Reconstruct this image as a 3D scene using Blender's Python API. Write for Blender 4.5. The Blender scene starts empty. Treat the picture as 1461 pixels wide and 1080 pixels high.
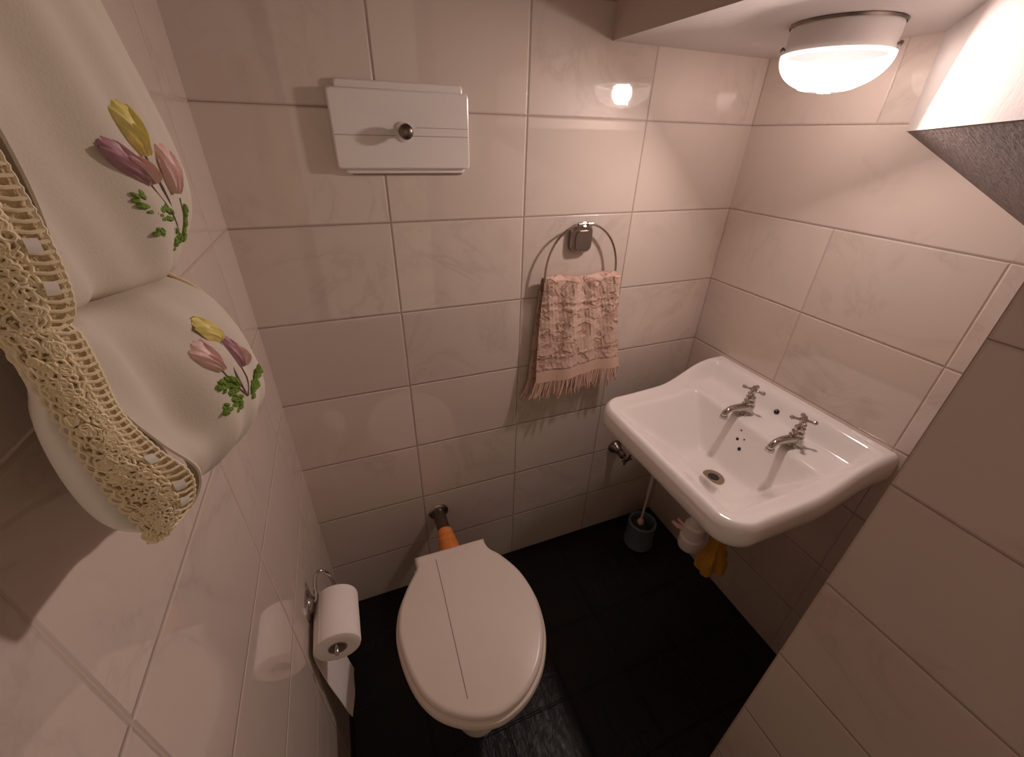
import bpy, bmesh, math, random
from mathutils import Vector, Matrix
random.seed(7)
PI = math.pi
scn = bpy.context.scene
COL = scn.collection

# ------------------------------------------------------------------ room sizes
RX = 1.2295          # right tiled wall
NX = 0.783           # face of the brown tiled wall and of the stair bulkhead
NY = -0.763          # edge of the brown wall (the niche starts behind it)
CZ = 1.535           # low ceiling above the basin
HZ = 2.25            # upper ceiling
FY = -1.75           # wall behind the camera

# ------------------------------------------------------------------ scene helpers
def tag(o, label=None, cat=None, group=None, kind=None):
    if label: o['label'] = label
    if cat: o['category'] = cat
    if group: o['group'] = group
    if kind: o['kind'] = kind
    return o

def empty(name, loc, label, cat, group=None):
    o = bpy.data.objects.new(name, None)
    o.empty_display_size = 0.05
    COL.objects.link(o)
    o.location = loc
    return tag(o, label, cat, group)

def obj(name, bm, mat, parent=None, sharp=40, smooth=True, world=True):
    bmesh.ops.recalc_face_normals(bm, faces=bm.faces[:])
    if smooth:
        a = math.radians(sharp)
        for f in bm.faces: f.smooth = True
        for e in bm.edges:
            if len(e.link_faces) == 2:
                try: e.smooth = e.calc_face_angle() < a
                except ValueError: pass
    me = bpy.data.meshes.new(name)
    bm.to_mesh(me); bm.free()
    o = bpy.data.objects.new(name, me)
    COL.objects.link(o)
    if isinstance(mat, (list, tuple)):
        for m in mat: me.materials.append(m)
    else: me.materials.append(mat)
    if parent:
        o.parent = parent
        if world:                       # geometry is given in world coordinates
            p = parent; off = Vector((0, 0, 0))
            while p: off += p.location; p = p.parent
            me.transform(Matrix.Translation(-off))
    return o

def origin(o):
    """put the origin of a single-mesh thing at its base centre"""
    vs = [v.co for v in o.data.vertices]
    c = Vector((sum(v.x for v in vs)/len(vs), sum(v.y for v in vs)/len(vs), min(v.z for v in vs)))
    o.data.transform(Matrix.Translation(-c)); o.location = c
    return o

def tube(bm, pts, r, n=10, closed=False, caps=True):
    pts = [Vector(p) for p in pts]
    N = len(pts)
    rad = r if isinstance(r, (list, tuple)) else [r]*N
    tang = []
    for i in range(N):
        if closed: t = pts[(i+1) % N]-pts[i-1]
        else: t = pts[min(i+1, N-1)]-pts[max(i-1, 0)]
        tang.append(t.normalized() if t.length > 1e-9 else Vector((0, 0, 1)))
    up = Vector((0, 0, 1)) if abs(tang[0].z) < 0.9 else Vector((1, 0, 0))
    nrm = (up - tang[0]*up.dot(tang[0])).normalized()
    rings = []
    for i in range(N):
        nrm = (nrm - tang[i]*nrm.dot(tang[i]))
        nrm = nrm.normalized() if nrm.length > 1e-6 else tang[i].orthogonal().normalized()
        b = tang[i].cross(nrm)
        rings.append([bm.verts.new(pts[i]+(nrm*math.cos(2*PI*k/n)+b*math.sin(2*PI*k/n))*rad[i]) for k in range(n)])
    for i in range(N if closed else N-1):
        A = rings[i]; B = rings[(i+1) % N]
        for k in range(n):
            bm.faces.new((A[k], A[(k+1) % n], B[(k+1) % n], B[k]))
    if caps and not closed:
        bm.faces.new(rings[0][::-1]); bm.faces.new(rings[-1])

def lathe(bm, prof, org, axis=(0, 0, 1), n=32, caps=(True, True)):
    """prof: list of (radius, height along axis)"""
    ax = Vector(axis).normalized(); u = ax.orthogonal().normalized(); w = ax.cross(u); org = Vector(org)
    rings = []
    for r, h in prof:
        if r < 1e-6: rings.append([bm.verts.new(org+ax*h)])
        else: rings.append([bm.verts.new(org+ax*h+(u*math.cos(2*PI*k/n)+w*math.sin(2*PI*k/n))*r) for k in range(n)])
    for A, B in zip(rings, rings[1:]):
        for k in range(n):
            a = [A[k % len(A)], A[(k+1) % len(A)], B[(k+1) % len(B)], B[k % len(B)]]
            q = []
            for v in a:
                if v not in q: q.append(v)
            if len(q) > 2: bm.faces.new(q)
    if caps[0] and len(rings[0]) > 1: bm.faces.new(rings[0][::-1])
    if caps[1] and len(rings[-1]) > 1: bm.faces.new(rings[-1])

def loft(bm, loops, cap0=True, cap1=True):
    R = [[bm.verts.new(p) for p in L] for L in loops]
    n = len(R[0])
    for A, B in zip(R, R[1:]):
        for k in range(n): bm.faces.new((A[k], A[(k+1) % n], B[(k+1) % n], B[k]))
    if cap0: bm.faces.new(R[0][::-1])
    if cap1: bm.faces.new(R[-1])
    return R

def grid(bm, rows, closed=False):
    V = [[bm.verts.new(p) for p in r] for r in rows]
    for A, B in zip(V, V[1:]):
        for k in range(len(A)-1): bm.faces.new((A[k], A[k+1], B[k+1], B[k]))
    return V

def box(bm, x0, x1, y0, y1, z0, z1):
    v = [bm.verts.new(p) for p in ((x0,y0,z0),(x1,y0,z0),(x1,y1,z0),(x0,y1,z0),(x0,y0,z1),(x1,y0,z1),(x1,y1,z1),(x0,y1,z1))]
    for f in ((3,2,1,0),(4,5,6,7),(0,1,5,4),(1,2,6,5),(2,3,7,6),(3,0,4,7)): bm.faces.new([v[i] for i in f])

def poly(bm, *ps):
    return bm.faces.new([bm.verts.new(p) for p in ps])

def cr(pts, n):
    """Catmull-Rom through points, n samples per span"""
    P = [Vector(p) for p in pts]; P = [P[0]*2-P[1]]+P+[P[-1]*2-P[-2]]
    out = []
    for i in range(1, len(P)-2):
        for k in range(n):
            t = k/n; a, b, c, d = P[i-1], P[i], P[i+1], P[i+2]
            out.append(0.5*((2*b)+(c-a)*t+(2*a-5*b+4*c-d)*t*t+(3*b-a-3*c+d)*t**3))
    out.append(P[-2]); return out

def interp(x, xs, ys):
    if (xs[0] > xs[-1]): xs = xs[::-1]; ys = ys[::-1]
    if x <= xs[0]: return ys[0]
    for i in range(len(xs)-1):
        if x <= xs[i+1]:
            t = (x-xs[i])/(xs[i+1]-xs[i]); return ys[i]*(1-t)+ys[i+1]*t
    return ys[-1]

def sst(a, b, x):
    t = max(0., min(1., (x-a)/(b-a))); return t*t*(3-2*t)

def ring_pts(c, r, n=40, ax='y'):
    c = Vector(c)
    return [c+Vector((r*math.cos(2*PI*k/n), 0, r*math.sin(2*PI*k/n))) for k in range(n)]

# ------------------------------------------------------------------ materials
class NT:
    def __init__(s, name):
        s.m = bpy.data.materials.new(name); s.m.use_nodes = True
        s.t = s.m.node_tree; s.t.nodes.clear()
        s.out = s.n('ShaderNodeOutputMaterial')
    def n(s, ty, **kw):
        nd = s.t.nodes.new(ty)
        for k, v in kw.items():
            if k.startswith('i_'):
                key = k[2:].replace('_', ' ')
                nd.inputs[int(key) if key.isdigit() else key].default_value = v
            else: setattr(nd, k, v)
        return nd
    def l(s, a, b): s.t.links.new(a, b)
    def math(s, op, a, b=None, c=None):
        nd = s.n('ShaderNodeMath', operation=op)
        for i, v in enumerate((a, b, c)):
            if v is None: continue
            if isinstance(v, (int, float)): nd.inputs[i].default_value = v
            else: s.l(v, nd.inputs[i])
        return nd.outputs[0]
    def mix(s, f, a, b, blend='MIX'):
        nd = s.n('ShaderNodeMix', data_type='RGBA', blend_type=blend)
        if isinstance(f, (int, float)): nd.inputs[0].default_value = f
        else: s.l(f, nd.inputs[0])
        for i, v in ((6, a), (7, b)):
            if isinstance(v, tuple): nd.inputs[i].default_value = (*v, 1) if len(v) == 3 else v
            else: s.l(v, nd.inputs[i])
        return nd.outputs[2]
    def ramp(s, f, *stops):
        nd = s.n('ShaderNodeValToRGB'); e = nd.color_ramp.elements
        while len(e) < len(stops): e.new(0.5)
        for k, (p, c) in enumerate(stops):
            e[k].position = p; e[k].color = (c, c, c, 1) if isinstance(c, (int, float)) else (*c, 1)
        s.l(f, nd.inputs[0]); return nd.outputs[0]
    def noise(s, vec, scale, detail=3, rough=0.5, dist=0.0):
        nd = s.n('ShaderNodeTexNoise'); nd.inputs['Scale'].default_value = scale
        nd.inputs['Detail'].default_value = detail; nd.inputs['Roughness'].default_value = rough
        nd.inputs['Distortion'].default_value = dist
        if vec is not None: s.l(vec, nd.inputs['Vector'])
        return nd.outputs[0]
    def obj(s): return s.n('ShaderNodeTexCoord').outputs['Object']
    def bump(s, h, strength=0.3, dist=0.002):
        nd = s.n('ShaderNodeBump'); nd.inputs['Strength'].default_value = strength
        nd.inputs['Distance'].default_value = dist; s.l(h, nd.inputs['Height']); return nd.outputs[0]
    def bsdf(s, base, rough=0.5, metal=0, nrm=None, **kw):
        b = s.n('ShaderNodeBsdfPrincipled')
        if isinstance(base, tuple): b.inputs['Base Color'].default_value = (*base, 1)
        else: s.l(base, b.inputs['Base Color'])
        if isinstance(rough, (int, float)): b.inputs['Roughness'].default_value = rough
        else: s.l(rough, b.inputs['Roughness'])
        b.inputs['Metallic'].default_value = metal
        for k, v in kw.items(): b.inputs[k.replace('_', ' ')].default_value = v
        if nrm is not None: s.l(nrm, b.inputs['Normal'])
        s.l(b.outputs[0], s.out.inputs[0]); return b

def simple(name, col, rough=0.5, metal=0, var=0.06, scale=30, bump=0.0, bscale=200, bdist=0.001, **kw):
    t = NT(name); v = t.obj()
    n = t.noise(v, scale, 4)
    c = t.mix(n, tuple(max(0, k*(1-var)) for k in col), tuple(min(1, k*(1+var)) for k in col))
    nr = t.bump(t.noise(v, bscale, 3), bump, bdist) if bump else None
    t.bsdf(c, rough, metal, nr, **kw)
    return t.m

def tile_mat(name, axis, ou, ov, pu=0.3, pv=0.2, hue=1.0, vskip=None, umax=None, vlight=0.0, core=0.75):
    """glossy marbled wall tile; axis 0: courses run along x, 1: along y"""
    t = NT(name); v = t.obj()
    sep = t.n('ShaderNodeSeparateXYZ'); t.l(v, sep.inputs[0])
    U = t.math('DIVIDE', t.math('SUBTRACT', sep.outputs[axis], ou), pu)
    V = t.math('DIVIDE', t.math('SUBTRACT', sep.outputs[2], ov), pv)
    def edge(W, p):
        f = t.math('FRACT', W)
        return t.math('MULTIPLY', t.math('MINIMUM', f, t.math('SUBTRACT', 1.0, f)), p)
    eu = edge(U, pu)
    if vlight: eu = t.math('ADD', eu, vlight)                  # butted, fainter upright joints
    if vskip is not None: eu = t.math('ADD', eu, t.math('COMPARE', t.math('FLOOR', V), float(vskip), 0.1))
    if umax is not None: eu = t.math('ADD', eu, t.math('GREATER_THAN', U, umax))
    d = t.math('MINIMUM', eu, edge(V, pv))            # metres to the nearest joint
    wob = t.math('MULTIPLY', t.math('SUBTRACT', t.noise(v, 90, 2), 0.5), 0.0008)
    d = t.math('ADD', d, wob)
    grout = t.ramp(t.math('DIVIDE', d, 0.004), (0.22, 1.0), (0.42, 0.0))
    idv = t.n('ShaderNodeCombineXYZ')
    t.l(t.math('FLOOR', U), idv.inputs[0]); t.l(t.math('FLOOR', V), idv.inputs[1])
    wn = t.n('ShaderNodeTexWhiteNoise'); t.l(idv.outputs[0], wn.inputs[0])
    off = t.n('ShaderNodeVectorMath', operation='MULTIPLY_ADD')
    t.l(wn.outputs[1], off.inputs[0]); off.inputs[1].default_value = (9, 9, 9); t.l(v, off.inputs[2])
    p = off.outputs[0]
    cloud = t.noise(p, 5.0, 5, 0.55, 0.6)
    vein = t.noise(p, 4.2, 6, 0.6, 1.3)
    vm = t.math('ABSOLUTE', t.math('SUBTRACT', vein, 0.5))
    vm = t.ramp(vm, (0.0, 1.0), (0.022, 0.35), (0.07, 0.0))
    pick = t.ramp(t.noise(p, 2.6, 2), (0.46, 0.0), (0.62, 1.0))
    vm = t.math('MULTIPLY', t.math('MULTIPLY', vm, pick), 0.29)
    c = t.mix(cloud, (0.67*hue, 0.578*hue, 0.508), (0.65*hue, 0.566, 0.518))
    c = t.mix(vm, c, (0.40, 0.325, 0.28))
    br = t.math('ADD', 0.95, t.math('MULTIPLY', wn.outputs[0], 0.09))
    bc = t.n('ShaderNodeCombineColor')
    for k in range(3): t.l(br, bc.inputs[k])
    c = t.mix(1.0, c, bc.outputs[0], 'MULTIPLY')
    c = t.mix(t.math('MULTIPLY', grout, 0.85), c, (0.56, 0.45, 0.37))
    if core:                                                   # dirty line along the middle of the joint
        k_ = t.ramp(t.math('DIVIDE', d, 0.004), (0.13, 1.0), (0.30, 0.0))
        c = t.mix(t.math('MULTIPLY', k_, core), c, (0.22, 0.15, 0.11))
    h = t.ramp(t.math('DIVIDE', d, 0.006), (0.15, 0.0), (0.6, 1.0))
    h = t.math('ADD', h, t.math('MULTIPLY', t.noise(v, 11, 2), 0.03))
    rough = t.math('ADD', 0.045, t.math('MULTIPLY', grout, 0.5))
    t.bsdf(c, rough, 0, t.bump(h, 0.75, 0.0016), Specular_IOR_Level=0.75)
    return t.m

ROW = 0.1979
M = {}
M['tile_back'] = tile_mat('marbled_tile_back', 0, 0.2954, ROW, 0.3022, umax=2.5)
M['tile_right'] = tile_mat('marbled_tile_right', 1, -0.3006, ROW, vskip=5, vlight=0.0006)
M['tile_left'] = tile_mat('marbled_tile_left', 1, -0.7256, ROW, core=0.0)
M['tile_brown'] = tile_mat('marbled_tile_near', 1, -1.063, ROW-0.001)

def floor_mat():
    t = NT('black_slate_tile'); v = t.obj()
    sep = t.n('ShaderNodeSeparateXYZ'); t.l(v, sep.inputs[0])
    def edge(o, off, p):
        f = t.math('FRACT', t.math('DIVIDE', t.math('SUBTRACT', o, off), p))
        return t.math('MULTIPLY', t.math('MINIMUM', f, t.math('SUBTRACT', 1.0, f)), p)
    d = t.math('MINIMUM', edge(sep.outputs[0], 0.578, 0.19), edge(sep.outputs[1], -0.497, 0.18))
    g = t.ramp(t.math('DIVIDE', d, 0.006), (0.3, 1.0), (0.6, 0.0))
    mp = t.n('ShaderNodeMapping'); mp.inputs['Rotation'].default_value = (0, 0, 0.5); mp.inputs['Scale'].default_value = (1, 0.45, 1)
    t.l(v, mp.inputs['Vector'])
    ridg = t.noise(mp.outputs[0], 55, 6, 0.62, 1.2)
    big = t.noise(mp.outputs[0], 14, 3, 0.5, 0.8)
    h = t.math('ADD', t.math('MULTIPLY', ridg, 0.6), t.math('MULTIPLY', big, 0.7))
    h = t.math('SUBTRACT', h, t.math('MULTIPLY', g, 0.7))
    c = t.mix(ridg, (0.002, 0.0018, 0.0018), (0.006, 0.005, 0.005))
    t.bsdf(c, 0.33, 0, t.bump(h, 0.8, 0.006), Specular_IOR_Level=0.35)
    return t.m
M['floor'] = floor_mat()

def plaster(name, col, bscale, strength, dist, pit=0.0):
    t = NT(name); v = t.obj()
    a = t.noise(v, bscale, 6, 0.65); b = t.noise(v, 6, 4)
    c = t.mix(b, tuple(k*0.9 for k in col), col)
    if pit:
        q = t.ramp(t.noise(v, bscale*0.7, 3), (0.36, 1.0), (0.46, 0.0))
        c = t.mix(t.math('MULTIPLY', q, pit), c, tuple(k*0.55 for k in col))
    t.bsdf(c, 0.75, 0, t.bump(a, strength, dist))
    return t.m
M['plaster'] = plaster('white_plaster', (0.66, 0.62, 0.60), 70, 0.35, 0.004)
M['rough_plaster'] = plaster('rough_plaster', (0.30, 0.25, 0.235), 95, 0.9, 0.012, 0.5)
M['beam'] = plaster('bulkhead_plaster', (0.60, 0.52, 0.45), 60, 0.4, 0.004)
M['paint'] = plaster('painted_wall', (0.62, 0.52, 0.44), 60, 0.2, 0.003)

M['ceramic'] = simple('white_ceramic', (0.82, 0.79, 0.765), 0.10, 0, 0.02, 8, Coat_Weight=0.3, Coat_Roughness=0.05)
M['toilet'] = simple('cream_ceramic', (0.76, 0.69, 0.635), 0.14, 0, 0.02, 8)
M['seat'] = simple('cream_plastic', (0.78, 0.70, 0.64), 0.24, 0, 0.025, 10)
M['panel'] = simple('white_panel', (0.80, 0.765, 0.735), 0.22, 0, 0.02, 14)
M['crack'] = simple('crack_line', (0.25, 0.19, 0.15), 0.7)
M['chrome'] = simple('worn_chrome', (0.52, 0.49, 0.465), 0.12, 1.0, 0.05, 60)
M['chrome_dull'] = simple('dull_chrome', (0.62, 0.57, 0.53), 0.28, 1.0, 0.08, 40)
M['ring_metal'] = simple('aged_nickel', (0.45, 0.38, 0.33), 0.18, 1.0, 0.08, 60)
M['mount'] = simple('satin_nickel', (0.36, 0.315, 0.29), 0.32, 1.0, 0.05, 60)
M['dark_metal'] = simple('tarnished_metal', (0.20, 0.165, 0.14), 0.30, 1.0, 0.3, 60)
M['brass'] = simple('tarnished_brass', (0.36, 0.28, 0.19), 0.32, 0.85, 0.25, 120)
M['black'] = simple('black_hole', (0.012, 0.009, 0.008), 0.6)
M['orange'] = simple('orange_rubber', (0.80, 0.27, 0.06), 0.45, 0, 0.12, 60)
M['paper'] = simple('toilet_paper', (0.90, 0.86, 0.83), 0.9, 0, 0.03, 60, 0.4, 500, 0.0006)
M['core'] = simple('grey_cardboard', (0.42, 0.36, 0.31), 0.9, 0, 0.1, 80)
M['white_plastic'] = simple('white_plastic', (0.80, 0.74, 0.70), 0.3, 0, 0.03)
M['grey_plastic'] = simple('blue_grey_plastic', (0.13, 0.175, 0.19), 0.38, 0, 0.05)
M['clear_plastic'] = simple('pale_plastic_handle', (0.62, 0.62, 0.57), 0.25, 0, 0.05)
M['bristle'] = simple('brush_bristles', (0.16, 0.19, 0.21), 0.8, 0, 0.2)
M['pinkish'] = simple('pale_pink_plastic', (0.78, 0.56, 0.50), 0.4)
M['yellow_cloth'] = simple('mustard_cloth', (0.60, 0.32, 0.04), 0.9, 0, 0.15, 50, 0.6, 400, 0.002)
M['lamp_metal'] = simple('white_enamel', (0.74, 0.71, 0.69), 0.4, 0, 0.02)
def linen_mat():
    t = NT('cream_linen'); v = t.obj()
    c = t.mix(t.noise(v, 40, 4), (0.73, 0.665, 0.57), (0.79, 0.725, 0.625))
    nr = t.bump(t.noise(v, 700, 3), 0.35, 0.0006)
    b = t.bsdf(c, 0.85, 0, nr)
    tl = t.n('ShaderNodeBsdfTranslucent'); tl.inputs[0].default_value = (0.80, 0.735, 0.62, 1)
    mx = t.n('ShaderNodeMixShader', i_0=0.20); t.l(b.outputs[0], mx.inputs[1]); t.l(tl.outputs[0], mx.inputs[2])
    t.l(mx.outputs[0], t.out.inputs[0]); return t.m
M['linen'] = linen_mat()
M['linen_plain'] = simple('plain_linen', (0.88, 0.85, 0.79), 0.85, 0, 0.03, 40, 0.35, 700, 0.0006)
M['lace'] = simple('ecru_crochet', (0.88, 0.77, 0.54), 0.9, 0, 0.12, 120)
M['lace_back'] = simple('ecru_net', (0.80, 0.68, 0.46), 0.9, 0, 0.25, 260, 0.9, 420, 0.003)
M['ribbon'] = simple('white_satin', (0.88, 0.84, 0.78), 0.35, 0, 0.02)
M['petal_yellow'] = simple('yellow_ribbon', (0.80, 0.68, 0.22), 0.45, 0, 0.3, 160)
M['petal_pink'] = simple('pink_ribbon', (0.80, 0.53, 0.50), 0.45, 0, 0.2, 160)
M['petal_mauve'] = simple('mauve_ribbon', (0.42, 0.22, 0.27), 0.45, 0, 0.35, 160)
M['stem'] = simple('brown_thread', (0.16, 0.10, 0.07), 0.8, 0, 0.2, 160)
M['leaf'] = simple('green_thread', (0.16, 0.27, 0.03), 0.75, 0, 0.4, 300, 0.8, 500, 0.002)

def towel_mat():
    t = NT('peach_terry'); v = t.obj()
    vo = t.n('ShaderNodeTexVoronoi', feature='F1'); vo.inputs['Scale'].default_value = 62
    t.l(v, vo.inputs['Vector'])
    sep = t.n('ShaderNodeSeparateXYZ'); t.l(v, sep.inputs[0])
    big = t.noise(v, 26, 3, 0.5, 1.0)
    fig = t.ramp(big, (0.44, 0.0), (0.52, 1.0))
    fine = t.noise(v, 420, 2)
    c = t.mix(fig, (0.43, 0.24, 0.19), (0.62, 0.445, 0.365))
    c = t.mix(t.math('MULTIPLY', vo.outputs[0], 0.7), c, (0.68, 0.51, 0.42))
    c = t.mix(t.math('MULTIPLY', fine, 0.25), c, (0.6, 0.36, 0.28))
    h = t.math('ADD', t.math('MULTIPLY', fig, 0.8), t.math('MULTIPLY', vo.outputs[0], 0.6))
    h = t.math('ADD', h, t.math('MULTIPLY', fine, 0.25))
    t.bsdf(c, 0.95, 0, t.bump(h, 0.9, 0.004), Sheen_Weight=0.05)
    return t.m
M['towel'] = towel_mat()
M['towel_plain'] = simple('peach_weave', (0.68, 0.475, 0.39), 0.95, 0, 0.08, 200, 0.4, 600, 0.001)

def glass_mat():
    t = NT('frosted_lamp_glass')
    tr = t.n('ShaderNodeBsdfTransparent'); tr.inputs[0].default_value = (1, 0.97, 0.95, 1)
    tl = t.n('ShaderNodeBsdfTranslucent'); tl.inputs[0].default_value = (0.95, 0.88, 0.86, 1)
    gl = t.n('ShaderNodeBsdfGlossy'); gl.inputs['Roughness'].default_value = 0.15
    em = t.n('ShaderNodeEmission'); em.inputs[0].default_value = (1.0, 0.84, 0.80, 1); em.inputs[1].default_value = GLASS_GLOW
    m1 = t.n('ShaderNodeMixShader', i_0=0.004); t.l(tr.outputs[0], m1.inputs[1]); t.l(tl.outputs[0], m1.inputs[2])
    m2 = t.n('ShaderNodeMixShader', i_0=0.03); t.l(m1.outputs[0], m2.inputs[1]); t.l(gl.outputs[0], m2.inputs[2])
    ad = t.n('ShaderNodeAddShader'); t.l(m2.outputs[0], ad.inputs[0]); t.l(em.outputs[0], ad.inputs[1])
    t.l(ad.outputs[0], t.out.inputs[0]); return t.m
GLASS_GLOW = 0.95
M['glass'] = glass_mat()
def bulb_mat():
    t = NT('lit_bulb'); em = t.n('ShaderNodeEmission'); em.inputs[0].default_value = (1, 0.9, 0.86, 1); em.inputs[1].default_value = 14
    t.l(em.outputs[0], t.out.inputs[0]); return t.m
M['bulb'] = bulb_mat()
M['etch'] = simple('etched_glass', (0.66, 0.62, 0.62), 0.5)

# ------------------------------------------------------------------ the room
def struct(name, faces, mat):
    bm = bmesh.new()
    for f in faces: poly(bm, *f)
    o = obj(name, bm, mat, smooth=False)
    return tag(o, kind='structure')
def slab(name, x0, x1, y0, y1, z0, z1, mat):
    bm = bmesh.new(); box(bm, x0, x1, y0, y1, z0, z1)
    return tag(obj(name, bm, mat, smooth=False), kind='structure')
T = 0.10
slab('floor', -T, RX+T, FY-T, T, -T, 0.0, M['floor'])
slab('wall_back', -T, RX+T, 0.0, T, 0.0, HZ, M['tile_back'])
slab('wall_left', -T, 0.0, FY, 0.0, 0.0, HZ, M['tile_left'])
slab('wall_right', RX, RX+T, NY, 0.0, 0.0, CZ+0.03, M['tile_right'])
slab('wall_near', NX, RX+T, FY, NY, 0.0, HZ, M['tile_brown'])
slab('wall_front', -T, 0.03, FY-T, FY, 0.0, HZ, M['paint'])
slab('wall_front_right', NX-0.03, NX, FY-T, FY, 0.0, HZ, M['paint'])
slab('wall_front_top', 0.03, NX-0.03, FY-T, FY, 2.0, HZ, M['paint'])
dl = bpy.data.lights.new('doorway_fill', 'AREA'); dl.shape = 'RECTANGLE'; dl.size = 0.70; dl.size_y = 1.7; dl.energy = 1.9; dl.color = (1.0, 0.77, 0.55)  # added warm fill from behind the camera, no known lamp there
do = bpy.data.objects.new('doorway_fill', dl); COL.objects.link(do); do.location = (NX/2, FY-T-0.02, 1.10); do.rotation_euler = (PI/2, 0, 0)
slab('ceiling', -T, NX+0.02, FY-T, T, HZ, HZ+T, M['plaster'])

# underside of the winding stair: low flat ceiling, diagonal step face, sloping rough soffit
A = (RX, -0.354); B = (NX, -0.703); zr = 1.390
def soff(x, y): return zr - 0.4495*(x-RX) + 0.575*(y-A[1]) - 0.0
bm = bmesh.new()
poly(bm, (NX, 0, CZ), (RX, 0, CZ), (RX, A[1], CZ), (NX, B[1], CZ))
tag(obj('ceiling_low', bm, M['plaster'], smooth=False), kind='structure')
bm = bmesh.new()
# diagonal face with a slightly rounded lower arris
for (z0, z1, o0, o1) in ((CZ, zr-0.004, 0, 0.006),):
    poly(bm, (A[0], A[1]-o0, z0), (B[0], B[1]-o0, z0), (B[0], B[1]-o1, z1), (A[0], A[1]-o1, z1))
tag(obj('trim_1', bm, M['plaster'], smooth=False), kind='structure')
bm = bmesh.new()
N = 6
rows = []
for i in range(N+1):
    f = i/N; r = []
    for k in range(N+1):
        g = k/N
        x = A[0]+(B[0]-A[0])*g; y0 = A[1]+(B[1]-A[1])*g - 0.006
        y = y0 + (NY-y0)*f
        r.append((x, y, soff(x, y)))
    rows.append(r)
grid(bm, rows)
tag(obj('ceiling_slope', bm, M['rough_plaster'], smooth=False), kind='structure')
bm = bmesh.new()     # bulkhead face above the low ceiling
poly(bm, (NX, 0, CZ), (NX, B[1], CZ), (NX, B[1], zr), (NX, NY, soff(NX, NY)), (NX, NY, HZ), (NX, 0, HZ))
tag(obj('wall_bulkhead', bm, M['beam'], smooth=False), kind='structure')

# ------------------------------------------------------------------ cistern access panel
pan = empty('cistern_panel', (0.338, 0, 1.29), 'white two-layer cistern access panel with central metal knob on the back wall', 'panel')
def rpanel(x0, x1, z0, z1, y0, y1, r=0.006, ch=0.003):
    def loop(ins, y):
        L = []
        a0, a1, b0, b1 = x0+ins, x1-ins, z0+ins, z1-ins
        for cx, cz, s in ((a1-r, b1-r, 0), (a0+r, b1-r, 1), (a0+r, b0+r, 2), (a1-r, b0+r, 3)):
            for k in range(5):
                t = (s+k/4)*PI/2; L.append((cx+r*math.cos(t), y, cz+r*math.sin(t)))
        return L
    bm = bmesh.new()
    loft(bm, [loop(0, y1), loop(0, y0+ch), loop(ch*0.4, y0+ch*0.3), loop(ch, y0)])
    return bm
obj('rear_plate', rpanel(0.224, 0.457, 1.291, 1.441, -0.010, 0.0), M['panel'], pan, sharp=15)
fp = obj('front_plate', rpanel(0.2105, 0.4655, 1.300, 1.428, -0.020, -0.010), M['panel'], pan, sharp=15)
bm = bmesh.new()     # raised central band, with a fine joint either side
box(bm, 0.214, 0.462, -0.0208, -0.019, 1.3565, 1.3695)
obj('band', bm, M['panel'], pan)
bm = bmesh.new(); box(bm, 0.214, 0.462, -0.0206, -0.019, 1.3557, 1.3565); box(bm, 0.36, 0.462, -0.0206, -0.019, 1.3695, 1.3702)
obj('joint_line', bm, M['crack'], pan)
bm = bmesh.new(); lathe(bm, [(0.0165, 0.0205), (0.0165, 0.0222), (0.013, 0.0238), (0.008, 0.0240)], (0.338, 0, 1.363), (0, -1, 0))
kc = obj('collar', bm, M['panel'], pan)
bm = bmesh.new(); lathe(bm, [(0.0075, 0.022), (0.0075, 0.030), (0.0065, 0.033), (0.0115, 0.037), (0.0135, 0.042), (0.0125, 0.047), (0.009, 0.050), (0.0, 0.0512)], (0.338, 0, 1.363), (0, -1, 0))
tag(obj('knob', bm, M['dark_metal'], pan), 'dark metal knob')
bm = bmesh.new(); box(bm, 0.236, 0.452, -0.004, 0.0, 1.2885, 1.2915)
obj('bottom_strip', bm, M['crack'], pan)  # thin dark strip along the lower edge of the panel

# ------------------------------------------------------------------ ceiling lamp
LX, LY, LZ = 1.034, -0.313, 1.492
BR, BD = 0.084, 0.052
lamp = empty('ceiling_lamp', (LX, LY, CZ), 'lit round frosted glass lamp fixed to the low ceiling', 'lamp')
bm = bmesh.new(); lathe(bm, [(0.078, CZ), (0.080, CZ-0.006), (0.0795, LZ+0.006), (0.0805, LZ+0.002), (0.0805, LZ-0.001), (0.074, LZ-0.002), (0.074, CZ-0.004)], (LX, LY, 0), n=64, caps=(True, False))
obj('base_ring', bm, M['lamp_metal'], lamp)
bm = bmesh.new(); lathe(bm, [(0.0815, CZ-0.0045), (0.0825, CZ-0.001), (0.078, CZ-0.0005)], (LX, LY, 0), n=64, caps=(False, False))  # thin dark band around the top of the base ring
tag(obj('top_band', bm, M['dark_metal'], lamp), 'dark band against the ceiling')
bm = bmesh.new(); prof = []
for k in range(17):
    t = k/16*PI/2; prof.append((BR*math.cos(t)**0.9 if k < 16 else 0, LZ-BD*math.sin(t)))
prof = [(0.081, LZ+0.003), (BR-0.0003, LZ+0.002)]+prof
lathe(bm, prof, (LX, LY, 0), n=64, caps=(False, False))
obj('glass_bowl', bm, M['glass'], lamp)
bm = bmesh.new()
for k in range(40):   # etched spray of strokes at the bottom of the bowl
    a = 2*PI*k/40; r0 = 0.010; r1 = 0.034+0.012*((k*7) % 5)/4
    pts = []
    for q in range(6):
        r = r0+(r1-r0)*q/5; aa = a+0.12*math.sin(q*1.1)
        z = LZ-BD*math.sqrt(max(0, 1-(r/BR)**(2/0.9)))-0.0006
        pts.append((LX+r*math.cos(aa), LY+r*math.sin(aa), z))
    tube(bm, pts, 0.0005, 4)
obj('etched_pattern', bm, M['etch'], lamp)
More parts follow.
